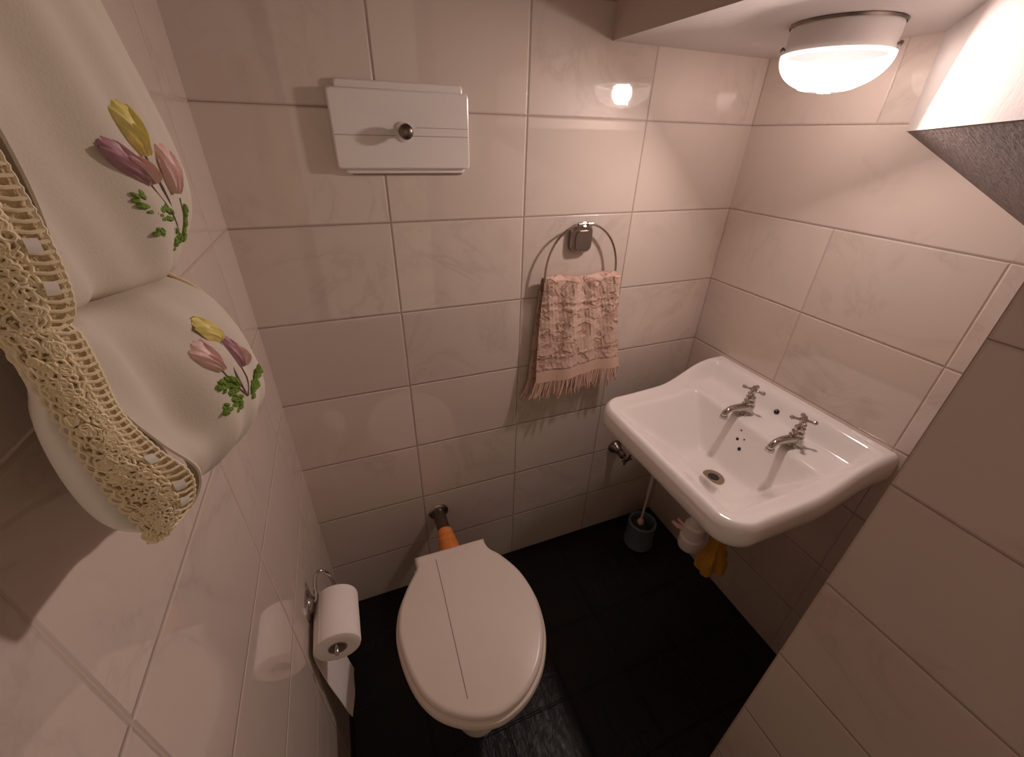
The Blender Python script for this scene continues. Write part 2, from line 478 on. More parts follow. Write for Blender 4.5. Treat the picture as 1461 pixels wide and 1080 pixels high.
for a in (-1.12, 2.38, 0.63):
    bm = bmesh.new(); d = Vector((math.cos(a), math.sin(a), 0))
    lathe(bm, [(0.0022, 0.0), (0.0022, 0.010), (0.0042, 0.0105), (0.0042, 0.014), (0.002, 0.0155)], Vector((LX, LY, LZ+0.010))+d*0.0715, d, n=10)
    obj('clamp_screw', bm, M['dark_metal'], lamp)
bm = bmesh.new(); lathe(bm, [(0.0735, LZ), (0.0735, CZ-0.0045), (0.0, CZ-0.005)], (LX, LY, 0), n=48, caps=(False, False))
obj('dark_liner', bm, M['black'], lamp)  # black liner added to keep the lamp's inside from showing bright through the bowl
ld = bpy.data.lights.new('lamp_light', 'POINT'); ld.energy = 1.5; ld.color = (1.0, 0.815, 0.762); ld.shadow_soft_size = 0.028
lo = bpy.data.objects.new('lamp_light', ld); COL.objects.link(lo); lo.parent = lamp; lo.location = (-0.004, 0.002, -0.060)
la = bpy.data.lights.new('lamp_glow', 'AREA'); la.shape = 'DISK'; la.size = 0.060; la.energy = 5.1; la.color = (1.0, 0.815, 0.762)
ao = bpy.data.objects.new('lamp_glow', la); COL.objects.link(ao); ao.parent = lamp; ao.location = (-0.004, 0, -0.066)
ao.rotation_euler = Vector((0.62, 0.36, 0.70)).to_track_quat('Z', 'Y').to_euler()

# ------------------------------------------------------------------ towel ring and hand towel
tr = empty('towel_ring', (0.745, 0, 1.11), 'nickel towel ring with rounded mount on the back wall', 'towel ring')
def rrect(cx, cz, hx, hz, r, y, n=5):
    L = []
    for sx, sz, s in ((1, 1, 0), (-1, 1, 1), (-1, -1, 2), (1, -1, 3)):
        for k in range(n):
            t = (s+k/(n-1))*PI/2; L.append((cx+sx*(hx-r)+r*math.cos(t), y, cz+sz*(hz-r)+r*math.sin(t)))
    return L
mx, mz = 0.752, 1.143
bm = bmesh.new(); loft(bm, [rrect(mx, mz, 0.030, 0.034, 0.017, 0.0), rrect(mx, mz, 0.030, 0.034, 0.017, -0.012), rrect(mx, mz, 0.026, 0.030, 0.015, -0.018)])
mo = obj('mount', bm, M['mount'], tr)
bm = bmesh.new(); loft(bm, [rrect(mx, mz-0.003, 0.021, 0.024, 0.011, -0.018), rrect(mx, mz-0.003, 0.020, 0.023, 0.010, -0.0215)])
obj('face_plate', bm, M['mount'], mo)
arch = []
for k in range(33):
    t = PI*(1-k/32); arch.append((0.7525+0.1035*math.cos(t), -0.022-0.006*(1-math.sin(t)), 1.047+0.134*math.sin(t)**0.85 if 0 < k < 32 else 1.047))
bm = bmesh.new()
low = [arch[-1], (0.850, -0.0275, 1.039), (0.838, -0.0275, 1.036), (0.753, -0.0275, 1.035), (0.667, -0.0275, 1.036), (0.655, -0.0275, 1.039)]
tube(bm, arch+low[1:], 0.0028, 10, closed=True)
obj('ring', bm, M['ring_metal'], tr)
bm = bmesh.new()
for dx in (-0.013, 0.013): tube(bm, [(mx+dx-0.007, -0.0225, 1.1795), (mx+dx+0.007, -0.0225, 1.1795)], 0.0052, 12)
tube(bm, [(mx, -0.010, 1.173), (mx, -0.0215, 1.179)], 0.006, 10)
obj('clip', bm, M['chrome'], tr)

# hand towel
def towel_pt(s, v, side):
    """s across 0..1, v down 0..1; side 0 front, 1 back"""
    x0 = 0.647+(0.634-0.647)*v - (0.012*v if side else 0); x1 = 0.858+(0.903-0.858)*v - (0.06*v if side else 0)
    x = x0+(x1-x0)*s
    f = 0.004*math.sin(s*11+0.6)*(0.4+0.9*v)+0.0035*math.sin(s*23+2+v*1.5)*(1-0.5*v)+0.004*math.sin(s*5+v*4)
    gather = 0.0045*abs(math.sin(s*17+0.5))*(1-min(1, v*4))
    y = (-0.040-0.006*v if side == 0 else -0.012-0.002*v) + f*(1 if side == 0 else 0.4) - (gather if side == 0 else 0)
    z0 = 1.047+0.004*math.sin(s*9); z1 = (0.762+0.012*s) if side == 0 else 0.755
    if side == 0: y -= 0.006*math.sin(min(1, s*4)*PI/2)-0.006
    return Vector((x, min(y, -0.004), z0+(z1-z0)*v))
bm = bmesh.new(); rows = []
NS = 60
for i in range(40, -1, -1): rows.append([towel_pt(k/NS, i/40, 1) for k in range(NS+1)])
for q in range(1, 5):
    t = q/5; a = [towel_pt(k/NS, 0, 1) for k in range(NS+1)]; b = [towel_pt(k/NS, 0, 0) for k in range(NS+1)]
    rows.append([p.lerp(w, t)+Vector((0, 0, 0.010*math.sin(t*PI))) for p, w in zip(a, b)])
for i in range(0, 61): 
    r = []
    for k in range(NS+1):
        p = towel_pt(k/NS, i/60, 0); v = i/60
        hh = 0
        for c in (0.20, 0.27, 0.735, 0.86): hh += 0.0022*math.exp(-((v-c)/0.011)**2)
        if 0.02 < v < 0.86: hh += 0.0016*math.sin(k*1.7+i*0.9)*math.sin(i*1.3-k*0.6)
        r.append(p-Vector((0, hh, 0)))
    rows.append(r)
grid(bm, rows)
def solid(bm, th):
    g = bm.faces[:]
    bmesh.ops.recalc_face_normals(bm, faces=g)
    bmesh.ops.solidify(bm, geom=g, thickness=th)
solid(bm, 0.0025)
tw = obj('hand_towel', bm, M['towel'])
tag(tw, 'fringed peach terry hand towel hanging from the ring on the back wall', 'towel')
bm = bmesh.new(); rows = []
for i in range(7):
    rows.append([towel_pt(k/NS, 0.875+0.125*i/6, 0)+Vector((0, -0.0035, 0)) for k in range(NS+1)])
grid(bm, rows)
obj('hem_band', bm, M['towel_plain'], tw)
bm = bmesh.new()
for side in (1, 0):
    for k in range(66):
        s = (k+0.5+random.uniform(-.4, .4))/66
        p = towel_pt(s, 1.0, side)
        L = (0.056+random.uniform(-.012, .008))*(1.0 if side == 0 else 0.9)
        a = random.uniform(-.012, .012)-0.006*(1-s)*2; b = random.uniform(-.007, .004)
        pts = [p+Vector((0, -0.001, 0.004)), p+Vector((a*0.25+random.uniform(-.002, .002), b*0.4, -L*0.35)), p+Vector((a*0.6+random.uniform(-.002, .002), b*0.7, -L*0.7)), p+Vector((a, b*0.6, -L))]
        pts = [Vector((q.x, min(q.y, -0.004), q.z)) for q in cr(pts, 3)]
        tube(bm, pts, [0.0023]*(len(pts)-2)+[0.0029, 0.0012], 6)
tag(obj('fringe', bm, M['towel_plain'], tw), kind='stuff')

# ------------------------------------------------------------------ wash basin
SD = 0.447                                   # depth from the wall
def half(d):                                 # left / right limits along the wall at depth d
    yl = -0.113-0.022*sst(0.05, 0.40, d); yr = -0.618-0.004*sst(0.0, 0.4, d)
    r = 0.062
    if d > SD-r:
        q = d-(SD-r); ins = r-math.sqrt(max(0, r*r-q*q)); yl -= ins; yr += ins
    return yl, yr
BC = -0.386
def lip(d): return 0.790-0.058*sst(0.035, 0.235, d)
def basin_z(d, y, yl, yr):
    y0 = -0.113-0.022*sst(0.05, 0.40, d); y1 = -0.618-0.004*sst(0.0, 0.4, d)
    e = min(y0-y, y-y1)                       # distance to the nearer side rim
    rr = 0.062; ef = SD-d
    ed = rr-math.hypot(rr-e, rr-ef) if (e < rr and ef < rr) else min(e, ef)
    le = lip(d)
    led = 0.790-0.048*sst(0.022, 0.068, d)-0.012*sst(0.30, 0.42, d)
    led = min(led, le)
    z = le+(led-le)*sst(0.014, 0.050, e)
    z += 0.0035*math.exp(-((ed-0.012)/0.011)**2)*sst(0.05, 0.12, d)
    # bowl: flat floor, steep back, sloping sides and a long front slope
    D = 0.122
    pl = [D, (d-0.150)/0.042*D, (-0.190-y)/0.105*D, (y+0.578)/0.100*D, (0.428-d)/0.165*D]
    k = 110.0
    dep = -math.log(sum(math.exp(-k*max(-0.2, v)) for v in pl))/k
    dep = max(0.0, dep+0.004) if dep > -0.012 else 0.0
    if dep < 0.012: dep = dep*dep/0.024 if dep > 0 else 0.0
    else: dep -= 0.006
    z -= dep+0.003*math.exp(-((d-0.241)/0.06)**2-((y+0.397)/0.08)**2)
    # round over the outer arris
    z -= 0.010*(1-min(1, max(0, ed)/0.012))**2
    return z
bas = empty('wash_basin', (RX-0.22, BC, 0.60), 'white wall-hung ceramic wash basin in the niche on the right', 'wash basin')
bm = bmesh.new(); rows = []
NA, NB = 84, 96
ds = [0.0005+(SD-0.0005)*(1-(1-i/NA)**1.25) if i < NA else SD for i in range(NA+1)]
for d in ds:
    yl, yr = half(d); r = []
    for k in range(NB+1):
        s = 0.5-0.5*math.cos(PI*k/NB); s = 0.45*s+0.55*k/NB
        y = yl+(yr-yl)*s
        r.append(Vector((RX-d, y, basin_z(d, y, yl, yr))))
    rows.append(r)
V = grid(bm, rows)
# outline for the apron: left side from wall to front, front edge, right side back to the wall
out = [V[i][0] for i in range(NA+1)]+[V[NA][k] for k in range(1, NB)]+[V[i][NB] for i in range(NA, -1, -1)]
oc = [v.co.copy() for v in out]
cx, cy = RX-0.20, -0.372
nrm2 = []
for i, p in enumerate(oc):
    t_ = (oc[min(i+1, len(oc)-1)]-oc[max(i-1, 0)]); t_.z = 0; t_.normalize()
    nn = Vector((-t_.y, t_.x, 0))
    if nn.dot(Vector((cx-p.x, cy-p.y, 0))) < 0: nn = -nn
    if RX-p.x < 0.03: nn = Vector((0, nn.y, 0)).normalized()
    nrm2.append(nn)
prev = out
for ins, f, dz in ((-0.003, 1, 0.010), (-0.0035, 1, 0.032), (0.001, 1, 0.048), (0.008, 1, 0.056), (0.012, 0.93, 0.060), (0.012, 0.80, 0.085), (0.012, 0.66, 0.125), (0.012, 0.48, 0.160)):
    cur = []
    for p, nn in zip(oc, nrm2):
        d = RX-p.x
        q = p+nn*ins
        q.x = RX-(RX-q.x)*f; q.y = cy+(q.y-cy)*f
        q.x = min(q.x, RX-0.0005)
        top = lip(d)-0.006
        side = 1-sst(0.0, 0.36, d)
        q.z = top-dz*(1+0.40*side) if f == 1 else (top-0.056*(1+0.40*side))*0.3+(0.732-0.02-0.056)*0.7-(dz-0.056)
        cur.append(bm.verts.new(q))
    for k in range(len(cur)-1): bm.faces.new((prev[k], cur[k], cur[k+1], prev[k+1]))
    prev = cur
bm.faces.new(prev)
obj('basin', bm, M['ceramic'], bas, sharp=75)
def surf_z(d, y): yl, yr = half(d); return basin_z(d, y, yl, yr)
def on_basin(d, y, e=0.0008):
    z = surf_z(d, y); zd = (surf_z(d+0.004, y)-surf_z(d-0.004, y))/0.008; zy = (surf_z(d, y+0.004)-surf_z(d, y-0.004))/0.008
    n = Vector((zd, -zy, 1)).normalized()
    return Vector((RX-d, y, z))+n*e, n
# waste fitting
wx, wy = RX-0.243, -0.398; wz = surf_z(0.243, -0.398)
wc, wn = on_basin(0.243, -0.398, 0.0)
wn = (wn+Vector((0, 0, 1.2))).normalized()
bm = bmesh.new(); lathe(bm, [(0.0, 0.0012), (0.0135, 0.0012), (0.0140, 0.0030), (0.020, 0.0046), (0.0255, 0.0040), (0.0275, 0.001), (0.0270, -0.006)], wc, wn, n=32, caps=(False, False))
wf = obj('waste_ring', bm, M['brass'], bas)
tag(wf, 'tarnished brass waste ring')
bm = bmesh.new(); lathe(bm, [(0.0138, 0.0012), (0.0135, 0.0034), (0.0, 0.0035)], wc, wn, n=24, caps=(False, False))
obj('waste_hole', bm, M['black'], wf)
# overflow holes in the back slope of the bowl
for (d, y, r) in ((0.166, -0.372, 0.0040), (0.172, -0.390, 0.0048), (0.163, -0.388, 0.0020), (0.158, -0.369, 0.0022)):
    c, n = on_basin(d, y); bm = bmesh.new()
    lathe(bm, [(r, -0.001), (r*0.9, 0.0004), (0, 0.0006)], c, n, n=14, caps=(True, False))
    obj('overflow_hole', bm, M['black'], bas)
c, n = on_basin(0.052, -0.372); bm = bmesh.new()
lathe(bm, [(0.0062, -0.001), (0.0066, 0.002), (0.0045, 0.0032), (0, 0.0034)], c, n, n=18, caps=(True, False))
st = obj('chain_stay', bm, M['black'], bas)
bm = bmesh.new(); tube(bm, [c+n*0.003, c+n*0.007+Vector((0, 0, 0.002)), c+n*0.006+Vector((0, 0, 0.008))], 0.0011, 6)
obj('stay_ring', bm, M['chrome_dull'], st)

# ------------------------------------------------------------------ pillar taps
def make_tap(y, label, rot):
    d = 0.112; z = surf_z(d, y)-0.001
    t = empty('pillar_tap', (RX-d, y, z), label, 'tap', 'pillar taps on the basin')
    o = Vector((RX-d, y, z))
    bm = bmesh.new()
    lathe(bm, [(0.0205, 0), (0.0205, 0.003), (0.0165, 0.006), (0.0150, 0.012), (0.0152, 0.022), (0.0165, 0.026), (0.0135, 0.030), (0.0128, 0.034), (0.0142, 0.037), (0.0120, 0.041), (0.0108, 0.046), (0.0122, 0.049), (0.0090, 0.053), (0.0060, 0.057), (0.0058, 0.066), (0.0, 0.067)], o, n=28)
    obj('body', bm, M['chrome'], t)
    bm = bmesh.new()
    sp = cr([(0.004, 0, 0.014), (-0.020, 0, 0.020), (-0.048, 0, 0.024), (-0.066, 0, 0.023), (-0.077, 0, 0.015), (-0.078, 0, 0.007)], 5)
    n_ = len(sp); tube(bm, [o+p for p in sp], [0.0135-(0.0135-0.0078)*min(1, i/(n_*0.55)) for i in range(n_)], 14)
    s_ = obj('spout', bm, M['chrome'], t)
    bm = bmesh.new(); lathe(bm, [(0.0085, 0), (0.0098, -0.003), (0.0098, -0.009), (0.0075, -0.009)], o+Vector((-0.078, 0, 0.010)), n=20)
    obj('nozzle', bm, M['chrome'], s_)
    bm = bmesh.new()
    h = o+Vector((0, 0, 0.070))
    lathe(bm, [(0.0, -0.006), (0.0075, -0.006), (0.0092, 0.0), (0.0085, 0.004), (0.0055, 0.007), (0.0045, 0.011), (0.0, 0.012)], h, n=20)
    for k in range(4):
        a = rot+k*PI/2; dv = Vector((math.cos(a), math.sin(a), 0))
        tube(bm, [h+dv*q for q in (0.004, 0.010, 0.017, 0.0205, 0.0235, 0.0265, 0.0285)], [0.0042, 0.0032, 0.0032, 0.0045, 0.0056, 0.0046, 0.0015], 10)
    obj('cross_handle', bm, M['chrome'], t)
make_tap(-0.331, 'chrome cross-head pillar tap nearer the towel corner of the basin', 0.35)
make_tap(-0.470, 'chrome cross-head pillar tap nearer the brown wall end of the basin', 0.7)

# ------------------------------------------------------------------ waste trap and yellow cloth under the basin
trp = empty('waste_trap', (wx, wy, 0.33), 'white plastic waste trap under the wash basin', 'trap')
bm = bmesh.new(); tube(bm, [(wx, wy, 0.575), (wx, wy, 0.36)], 0.018, 20)
lathe(bm, [(0.024, 0.50), (0.026, 0.505), (0.026, 0.53), (0.024, 0.535)], (wx, wy, 0), n=24)
obj('tail_pipe', bm, M['white_plastic'], trp)
bm = bmesh.new(); lathe(bm, [(0.0, 0.335), (0.020, 0.336), (0.030, 0.345), (0.0325, 0.352), (0.0325, 0.385), (0.028, 0.390), (0.028, 0.43), (0.022, 0.436)], (wx, wy, 0), n=28)
obj('bottle', bm, M['white_plastic'], trp)
bm = bmesh.new(); tube(bm, [(wx+0.02, wy, 0.415), (RX-0.001, wy, 0.415)], 0.015, 16); lathe(bm, [(0.026, 0), (0.026, 0.004), (0.018, 0.008)], (RX, wy, 0.415), (-1, 0, 0), n=24)
obj('outlet_pipe', bm, M['white_plastic'], trp)
bm = bmesh.new(); tube(bm, [(wx-0.015, wy+0.015, 0.405), (wx-0.032, wy+0.03, 0.408), (wx-0.040, wy+0.045, 0.414)], [0.007, 0.007, 0.004], 8)
tube(bm, [(wx-0.015, wy+0.015, 0.412), (wx-0.026, wy+0.04, 0.424)], 0.004, 8)
obj('side_lug', bm, M['pinkish'], trp)

bm = bmesh.new(); loops = []
NC = 64
for i in range(34):
    v = i/33; L = []
    rx = 0.019+0.012*sst(0, .12, v)-0.006*math.exp(-((v-0.50)/0.15)**2)+0.013*sst(0.60, 0.80, v)+0.004*math.exp(-((v-0.80)/0.03)**2)
    ry = 0.018+0.006*sst(0, .12, v)-0.004*math.exp(-((v-0.50)/0.15)**2)+0.008*sst(0.60, 0.85, v)
    for k in range(NC):
        t_ = 2*PI*k/NC
        ru = 1+0.15*v**0.6*math.sin(5*t_+1.2*v+0.6)+0.10*v*math.sin(9*t_-3*v)+0.05*math.sin(3*t_+6*v)
        L.append(Vector((RX-0.164+rx*ru*math.cos(t_)-0.010*v, wy-0.020+ry*ru*math.sin(t_)-0.022*v, 0.446-0.178*v+v*0.008*math.sin(3*t_+1)+0.004*v*math.sin(8*t_))))
    loops.append(L)
# ruffled hem folds back up inside
loops.append([p.lerp(Vector((RX-0.174, wy-0.042, p.z+0.010)), 0.25) for p in loops[-1]])
loops.append([p.lerp(Vector((RX-0.174, wy-0.042, p.z)), 0.5)+Vector((0, 0, 0.012)) for p in loops[-1]])
loft(bm, loops)
yc = obj('cleaning_cloth', bm, M['yellow_cloth'])
tag(yc, 'crumpled mustard yellow cloth draped over the waste pipe under the basin', 'cloth')

# ------------------------------------------------------------------ stop valve on the back wall
sv = empty('stop_valve', (0.985, 0, 0.405), 'small tarnished stop valve with cross handle low on the back wall', 'valve')
vp = Vector((0.985, 0, 0.405))
bm = bmesh.new(); lathe(bm, [(0.026, 0), (0.026, 0.006), (0.020, 0.016), (0.014, 0.024), (0.012, 0.035), (0.0, 0.036)], vp, (0, -1, 0), n=28)
obj('wall_rose', bm, M['dark_metal'], sv)
bm = bmesh.new(); tube(bm, [vp+Vector((0, -0.03, 0)), vp+Vector((0.002, -0.052, -0.004))], 0.009, 14)
lathe(bm, [(0.013, 0), (0.013, 0.016), (0.009, 0.020)], vp+Vector((0.001, -0.038, -0.002)), (0.1, -1, -0.2), n=8)
obj('body', bm, M['dark_metal'], sv)
bm = bmesh.new()
h = vp+Vector((0.006, -0.072, -0.008)); ax = Vector((0.15, -1, -0.25)).normalized(); u = ax.orthogonal().normalized(); w = ax.cross(u)
tube(bm, [vp+Vector((0.003, -0.05, -0.004)), h], 0.005, 10)
lathe(bm, [(0.0, -0.006), (0.008, -0.005), (0.009, 0.002), (0.0, 0.007)], h, ax, n=14)
for k in range(4):
    a = 0.5+k*PI/2; dv = u*math.cos(a)+w*math.sin(a)
    tube(bm, [h+dv*q for q in (0.004, 0.012, 0.019, 0.023, 0.026)], [0.0035, 0.003, 0.0042, 0.0048, 0.002], 8)
obj('cross_handle', bm, M['dark_metal'], sv)

# ------------------------------------------------------------------ toilet brush and its holder
bx_, by_ = 1.078, -0.128
bm = bmesh.new(); lathe(bm, [(0.0, 0.0), (0.046, 0.0), (0.054, 0.003), (0.0555, 0.010), (0.0525, 0.016), (0.0515, 0.05), (0.050, 0.095), (0.0515, 0.101), (0.0515, 0.112), (0.047, 0.116), (0.043, 0.113), (0.041, 0.09), (0.040, 0.012), (0.0, 0.010)], (0, 0, 0), n=40, caps=(False, False))
bh = obj('brush_holder', bm, M['grey_plastic']); bh.location = (bx_, by_, 0)
tag(bh, 'blue grey plastic toilet brush pot on the black floor', 'brush holder')
br = empty('toilet_brush', (bx_, by_, 0.014), 'toilet brush with pale handle standing in the grey pot', 'brush')
b0 = Vector((bx_-0.012, by_, 0.014)); b1 = Vector((1.100, -0.102, 0.345)); bd = b1-b0
bm = bmesh.new(); tube(bm, [b0+bd*q for q in (0.28, 0.40, 0.62, 0.66, 0.80, 0.96, 1.0)], [0.0045, 0.0045, 0.0042, 0.0062, 0.0068, 0.0060, 0.003], 12)
obj('handle', bm, M['clear_plastic'], br)
bm = bmesh.new(); lathe(bm, [(0.008, 0), (0.0125, 0.006), (0.0125, 0.016), (0.008, 0.026), (0.005, 0.030)], b0+bd*0.235, bd, n=20)
obj('collar', bm, M['pinkish'], br)
bm = bmesh.new()
for k in range(420):
    a = random.uniform(0, 2*PI); hgt = random.uniform(0.0, 0.235); p = b0+bd*hgt
    L = random.uniform(0.020, 0.031)
    q = p+Vector((math.cos(a)*L, math.sin(a)*L, random.uniform(-.004, .006)))
    q.z = max(q.z, 0.0125); p.z = max(p.z, 0.013)
    e = Vector((-math.sin(a), math.cos(a), 0))*0.0007
    bm.faces.new([bm.verts.new(x) for x in (p-e, p+e, q+e, q-e)])
tube(bm, [b0, b0+bd*0.24], 0.006, 8)
tag(obj('bristle_head', bm, M['bristle'], br), kind='stuff')

# ------------------------------------------------------------------ toilet
TX = 0.3265
toi = empty('toilet', (TX, -0.36, 0), 'cream toilet with closed cracked lid standing against the back wall', 'toilet')
lid_out = [(0.241, -0.2085), (0.329, -0.2105), (0.4155, -0.2125), (0.420, -0.220), (0.4215, -0.236), (0.4285, -0.253), (0.445, -0.273), (0.466, -0.312), (0.4785, -0.345), (0.486, -0.385), (0.487, -0.420), (0.478, -0.475), (0.459, -0.520), (0.429, -0.561), (0.385, -0.592), (0.335, -0.606), (0.297, -0.602), (0.260, -0.587), (0.220, -0.558), (0.193, -0.521), (0.176, -0.474), (0.167, -0.420), (0.167, -0.376), (0.179, -0.327), (0.203, -0.283), (0.226, -0.252), (0.233, -0.240), (0.2325, -0.222), (0.235, -0.2115)]
def outline(pts, n=144):
    P = [Vector((x, y, 0)) for x, y in pts]; N = len(P); out = []
    for i in range(N):
        a, b, c, d = P[i-1], P[i], P[(i+1) % N], P[(i+2) % N]
        for k in range(12):
            t = k/12; out.append(0.5*((2*b)+(c-a)*t+(2*a-5*b+4*c-d)*t*t+(3*b-a-3*c+d)*t**3))
    L = [0]
    for i in range(len(out)): L.append(L[-1]+(out[(i+1) % len(out)]-out[i]).length)
    res = []; j = 0
    for k in range(n):
        s = L[-1]*k/n
        while L[j+1] < s: j += 1
        t = (s-L[j])/max(1e-9, L[j+1]-L[j]); res.append(out[j].lerp(out[(j+1) % len(out)], t))
    return res
LO = outline(lid_out)
LC = Vector((TX, -0.40, 0))
def inset(L, d):
    n = len(L); out = []
    for i in range(n):
        t = (L[(i+2) % n]-L[i-2]).normalized(); nn = Vector((-t.y, t.x, 0))
        if nn.dot(LC-L[i]) < 0: nn = -nn
        out.append(L[i]+nn*d)
    return out
def atz(L, z): return [Vector((p.x, p.y, z)) for p in L]
bm = bmesh.new()
loft(bm, [atz(inset(LO, 0.010), 0.389), atz(inset(LO, 0.0015), 0.389), atz(inset(LO, 0.0), 0.393), atz(inset(LO, 0.0), 0.400), atz(inset(LO, 0.0015), 0.4045), atz(inset(LO, 0.005), 0.4075), atz(inset(LO, 0.008), 0.4088), atz(inset(LO, 0.010), 0.4092)])
ldo = obj('lid', bm, M['seat'], toi)
bm = bmesh.new(); cl = [(0.2835, -0.236), (0.2825, -0.30), (0.2795, -0.40), (0.277, -0.48), (0.2745, -0.562)]
cl = cr([(x, y, 0.4094) for x, y in cl], 6)
for a, b in zip(cl, cl[1:]):
    w_ = Vector((0.00085, 0, 0)); bm.faces.new([bm.verts.new(p) for p in (a-w_, a+w_, b+w_, b-w_)])
tag(obj('crack', bm, M['crack'], ldo), 'dark hairline crack along the lid')
for (x0, y0, x1, y1, r) in ((0.425, -0.527, 0.417, -0.548, 0.0014), (0.35, -0.594, 0.375, -0.583, 0.0024)):
    bm = bmesh.new(); tube(bm, [(x0, y0, 0.4075), ((x0+x1)/2+0.001, (y0+y1)/2-0.001, 0.4085), (x1, y1, 0.4065)], [r*0.4, r, r*0.4], 6)
    obj('pale_mark', bm, M['panel'], ldo)  # pale stroke near the front right edge of the lid
SO = inset(LO, -0.007)
bm = bmesh.new()
S2 = [Vector((TX+(p.x-TX)*1.0, max(min(p.y, -0.232), -9), 0)) for p in SO]
loft(bm, [atz(inset(S2, 0.012), 0.364), atz(inset(S2, 0.001), 0.366), atz(S2, 0.371), atz(S2, 0.379), atz(inset(S2, 0.002), 0.385), atz(inset(S2, 0.008), 0.388), atz(inset(S2, 0.016), 0.389)])
obj('seat', bm, M['seat'], toi)
for hx in (0.268, 0.385):
    bm = bmesh.new(); tube(bm, [(hx-0.02, -0.222, 0.378), (hx+0.02, -0.222, 0.378)], 0.010, 14); lathe(bm, [(0.012, 0.357), (0.012, 0.372)], (hx, -0.222, 0), n=16)
    obj('hinge', bm, M['seat'], toi)
def bowl_loop(z, wx_, y0, y1, sq=2.2, n=64):
    L = []; cy_ = (y0+y1)/2; hy = (y0-y1)/2
    for k in range(n):
        t = 2*PI*k/n; c, s = math.cos(t), math.sin(t)
        L.append(Vector((TX+wx_*math.copysign(abs(c)**(2/sq), c), cy_+hy*math.copysign(abs(s)**(2/sq), s), z)))
    return L
bm = bmesh.new()
prof = [(0.0, 0.080, -0.17, -0.495), (0.012, 0.080, -0.17, -0.495), (0.03, 0.074, -0.175, -0.487), (0.10, 0.068, -0.185, -0.475), (0.17, 0.078, -0.19, -0.490), (0.23, 0.105, -0.195, -0.525), (0.29, 0.135, -0.20, -0.562), (0.325, 0.152, -0.203, -0.586), (0.340, 0.160, -0.204, -0.594), (0.350, 0.163, -0.204, -0.597), (0.359, 0.162, -0.204, -0.596), (0.3635, 0.157, -0.206, -0.592)]
loft(bm, [bowl_loop(*p) for p in prof])
obj('bowl', bm, M['toilet'], toi)
bm = bmesh.new(); tube(bm, [(TX+0.012, -0.215, 0.315), (TX+0.012, -0.150, 0.318)], [0.024, 0.022], 20)
obj('inlet_spigot', bm, M['toilet'], toi)

# flush pipe from the wall into the back of the bowl
fl = empty('flush_pipe', (0.335, 0, 0.28), 'worn chrome flush pipe with orange rubber cone behind the toilet', 'pipe')
fp0 = Vector((0.338, 0, 0.318))
bm = bmesh.new(); lathe(bm, [(0.031, 0), (0.031, 0.003), (0.026, 0.007), (0.021, 0.008)], fp0, (0, -1, 0), n=28)
obj('wall_flange', bm, M['chrome_dull'], fl)
bm = bmesh.new(); tube(bm, cr([fp0+Vector((0, -0.002, 0)), fp0+Vector((0, -0.03, -0.001)), fp0+Vector((0.0, -0.06, -0.002)), fp0+Vector((0, -0.10, -0.001))], 4), 0.0195, 20)
obj('pipe', bm, M['dark_metal'], fl)
bm = bmesh.new(); lathe(bm, [(0.020, 0.082), (0.0235, 0.084), (0.0245, 0.097), (0.0225, 0.101), (0.0225, 0.105), (0.026, 0.109), (0.027, 0.121), (0.025, 0.125), (0.025, 0.129), (0.029, 0.134), (0.030, 0.195), (0.026, 0.200)], fp0+Vector((0, 0, -0.001)), (0, -1, 0.0), n=28, caps=(False, False))
tag(obj('rubber_cone', bm, M['orange'], fl), 'orange rubber cone')

# ------------------------------------------------------------------ toilet paper holder and roll
RXC, RZC = 0.0515, 0.470
Y0, Y1 = -0.297, -0.410
hd = empty('toilet_paper_holder', (0, -0.307, 0.49), 'chrome toilet paper holder on the left wall beside the toilet', 'paper holder')
hc = Vector((0, -0.318, 0.500))
bm = bmesh.new(); lathe(bm, [(0.031, 0), (0.031, 0.003), (0.027, 0.006), (0.021, 0.0065), (0.019, 0.010), (0.013, 0.013), (0.0, 0.0145)], hc, (1, 0, 0), n=36)
obj('wall_rose', bm, M['chrome'], hd)
bm = bmesh.new()
arm = cr([(0.010, -0.318, 0.500), (0.0165, -0.312, 0.503), (0.019, -0.302, 0.520), (0.0215, -0.288, 0.540), (0.029, -0.280, 0.547), (0.040, -0.278, 0.540), (0.048, -0.279, 0.522), (RXC, -0.281, RZC+0.024), (RXC, -0.290, RZC+0.014), (RXC, -0.305, RZC+0.0125), (RXC, -0.418, RZC+0.0120), (RXC, -0.424, RZC+0.006)], 5)
tube(bm, arm, 0.0040, 10)
obj('arm', bm, M['chrome'], hd)
roll = empty('toilet_paper_roll', (RXC, (Y0+Y1)/2, RZC-0.05), 'white toilet paper roll hanging on the chrome holder', 'toilet paper')
bm = bmesh.new(); R_ = 0.0445
lathe(bm, [(0.0185, Y0), (R_-0.004, Y0), (R_-0.001, Y0-0.0015), (R_, Y0-0.005), (R_, Y1+0.005), (R_-0.001, Y1+0.0015), (R_-0.004, Y1), (0.0185, Y1), (0.0185, Y0)], (RXC, 0, RZC), (0, 1, 0), n=56, caps=(False, False))
obj('paper', bm, M['paper'], roll)
bm = bmesh.new(); lathe(bm, [(0.0183, Y0+0.001), (0.0183, Y1-0.001), (0.0165, Y1-0.001), (0.0165, Y0+0.001), (0.0183, Y0+0.001)], (RXC, 0, RZC), (0, 1, 0), n=32, caps=(False, False))
obj('core', bm, M['core'], roll)
bm = bmesh.new(); rows = []
path = [(RXC-R_*math.cos(a)-0.0006, RZC+R_*math.sin(a)) for a in (0.9, 0.6, 0.3, 0.0)]+[(0.0065, 0.44), (0.0085, 0.40), (0.0125, 0.355), (0.018, 0.31), (0.024, 0.265), (0.0285, 0.22), (0.0315, 0.195), (0.033, 0.180)]
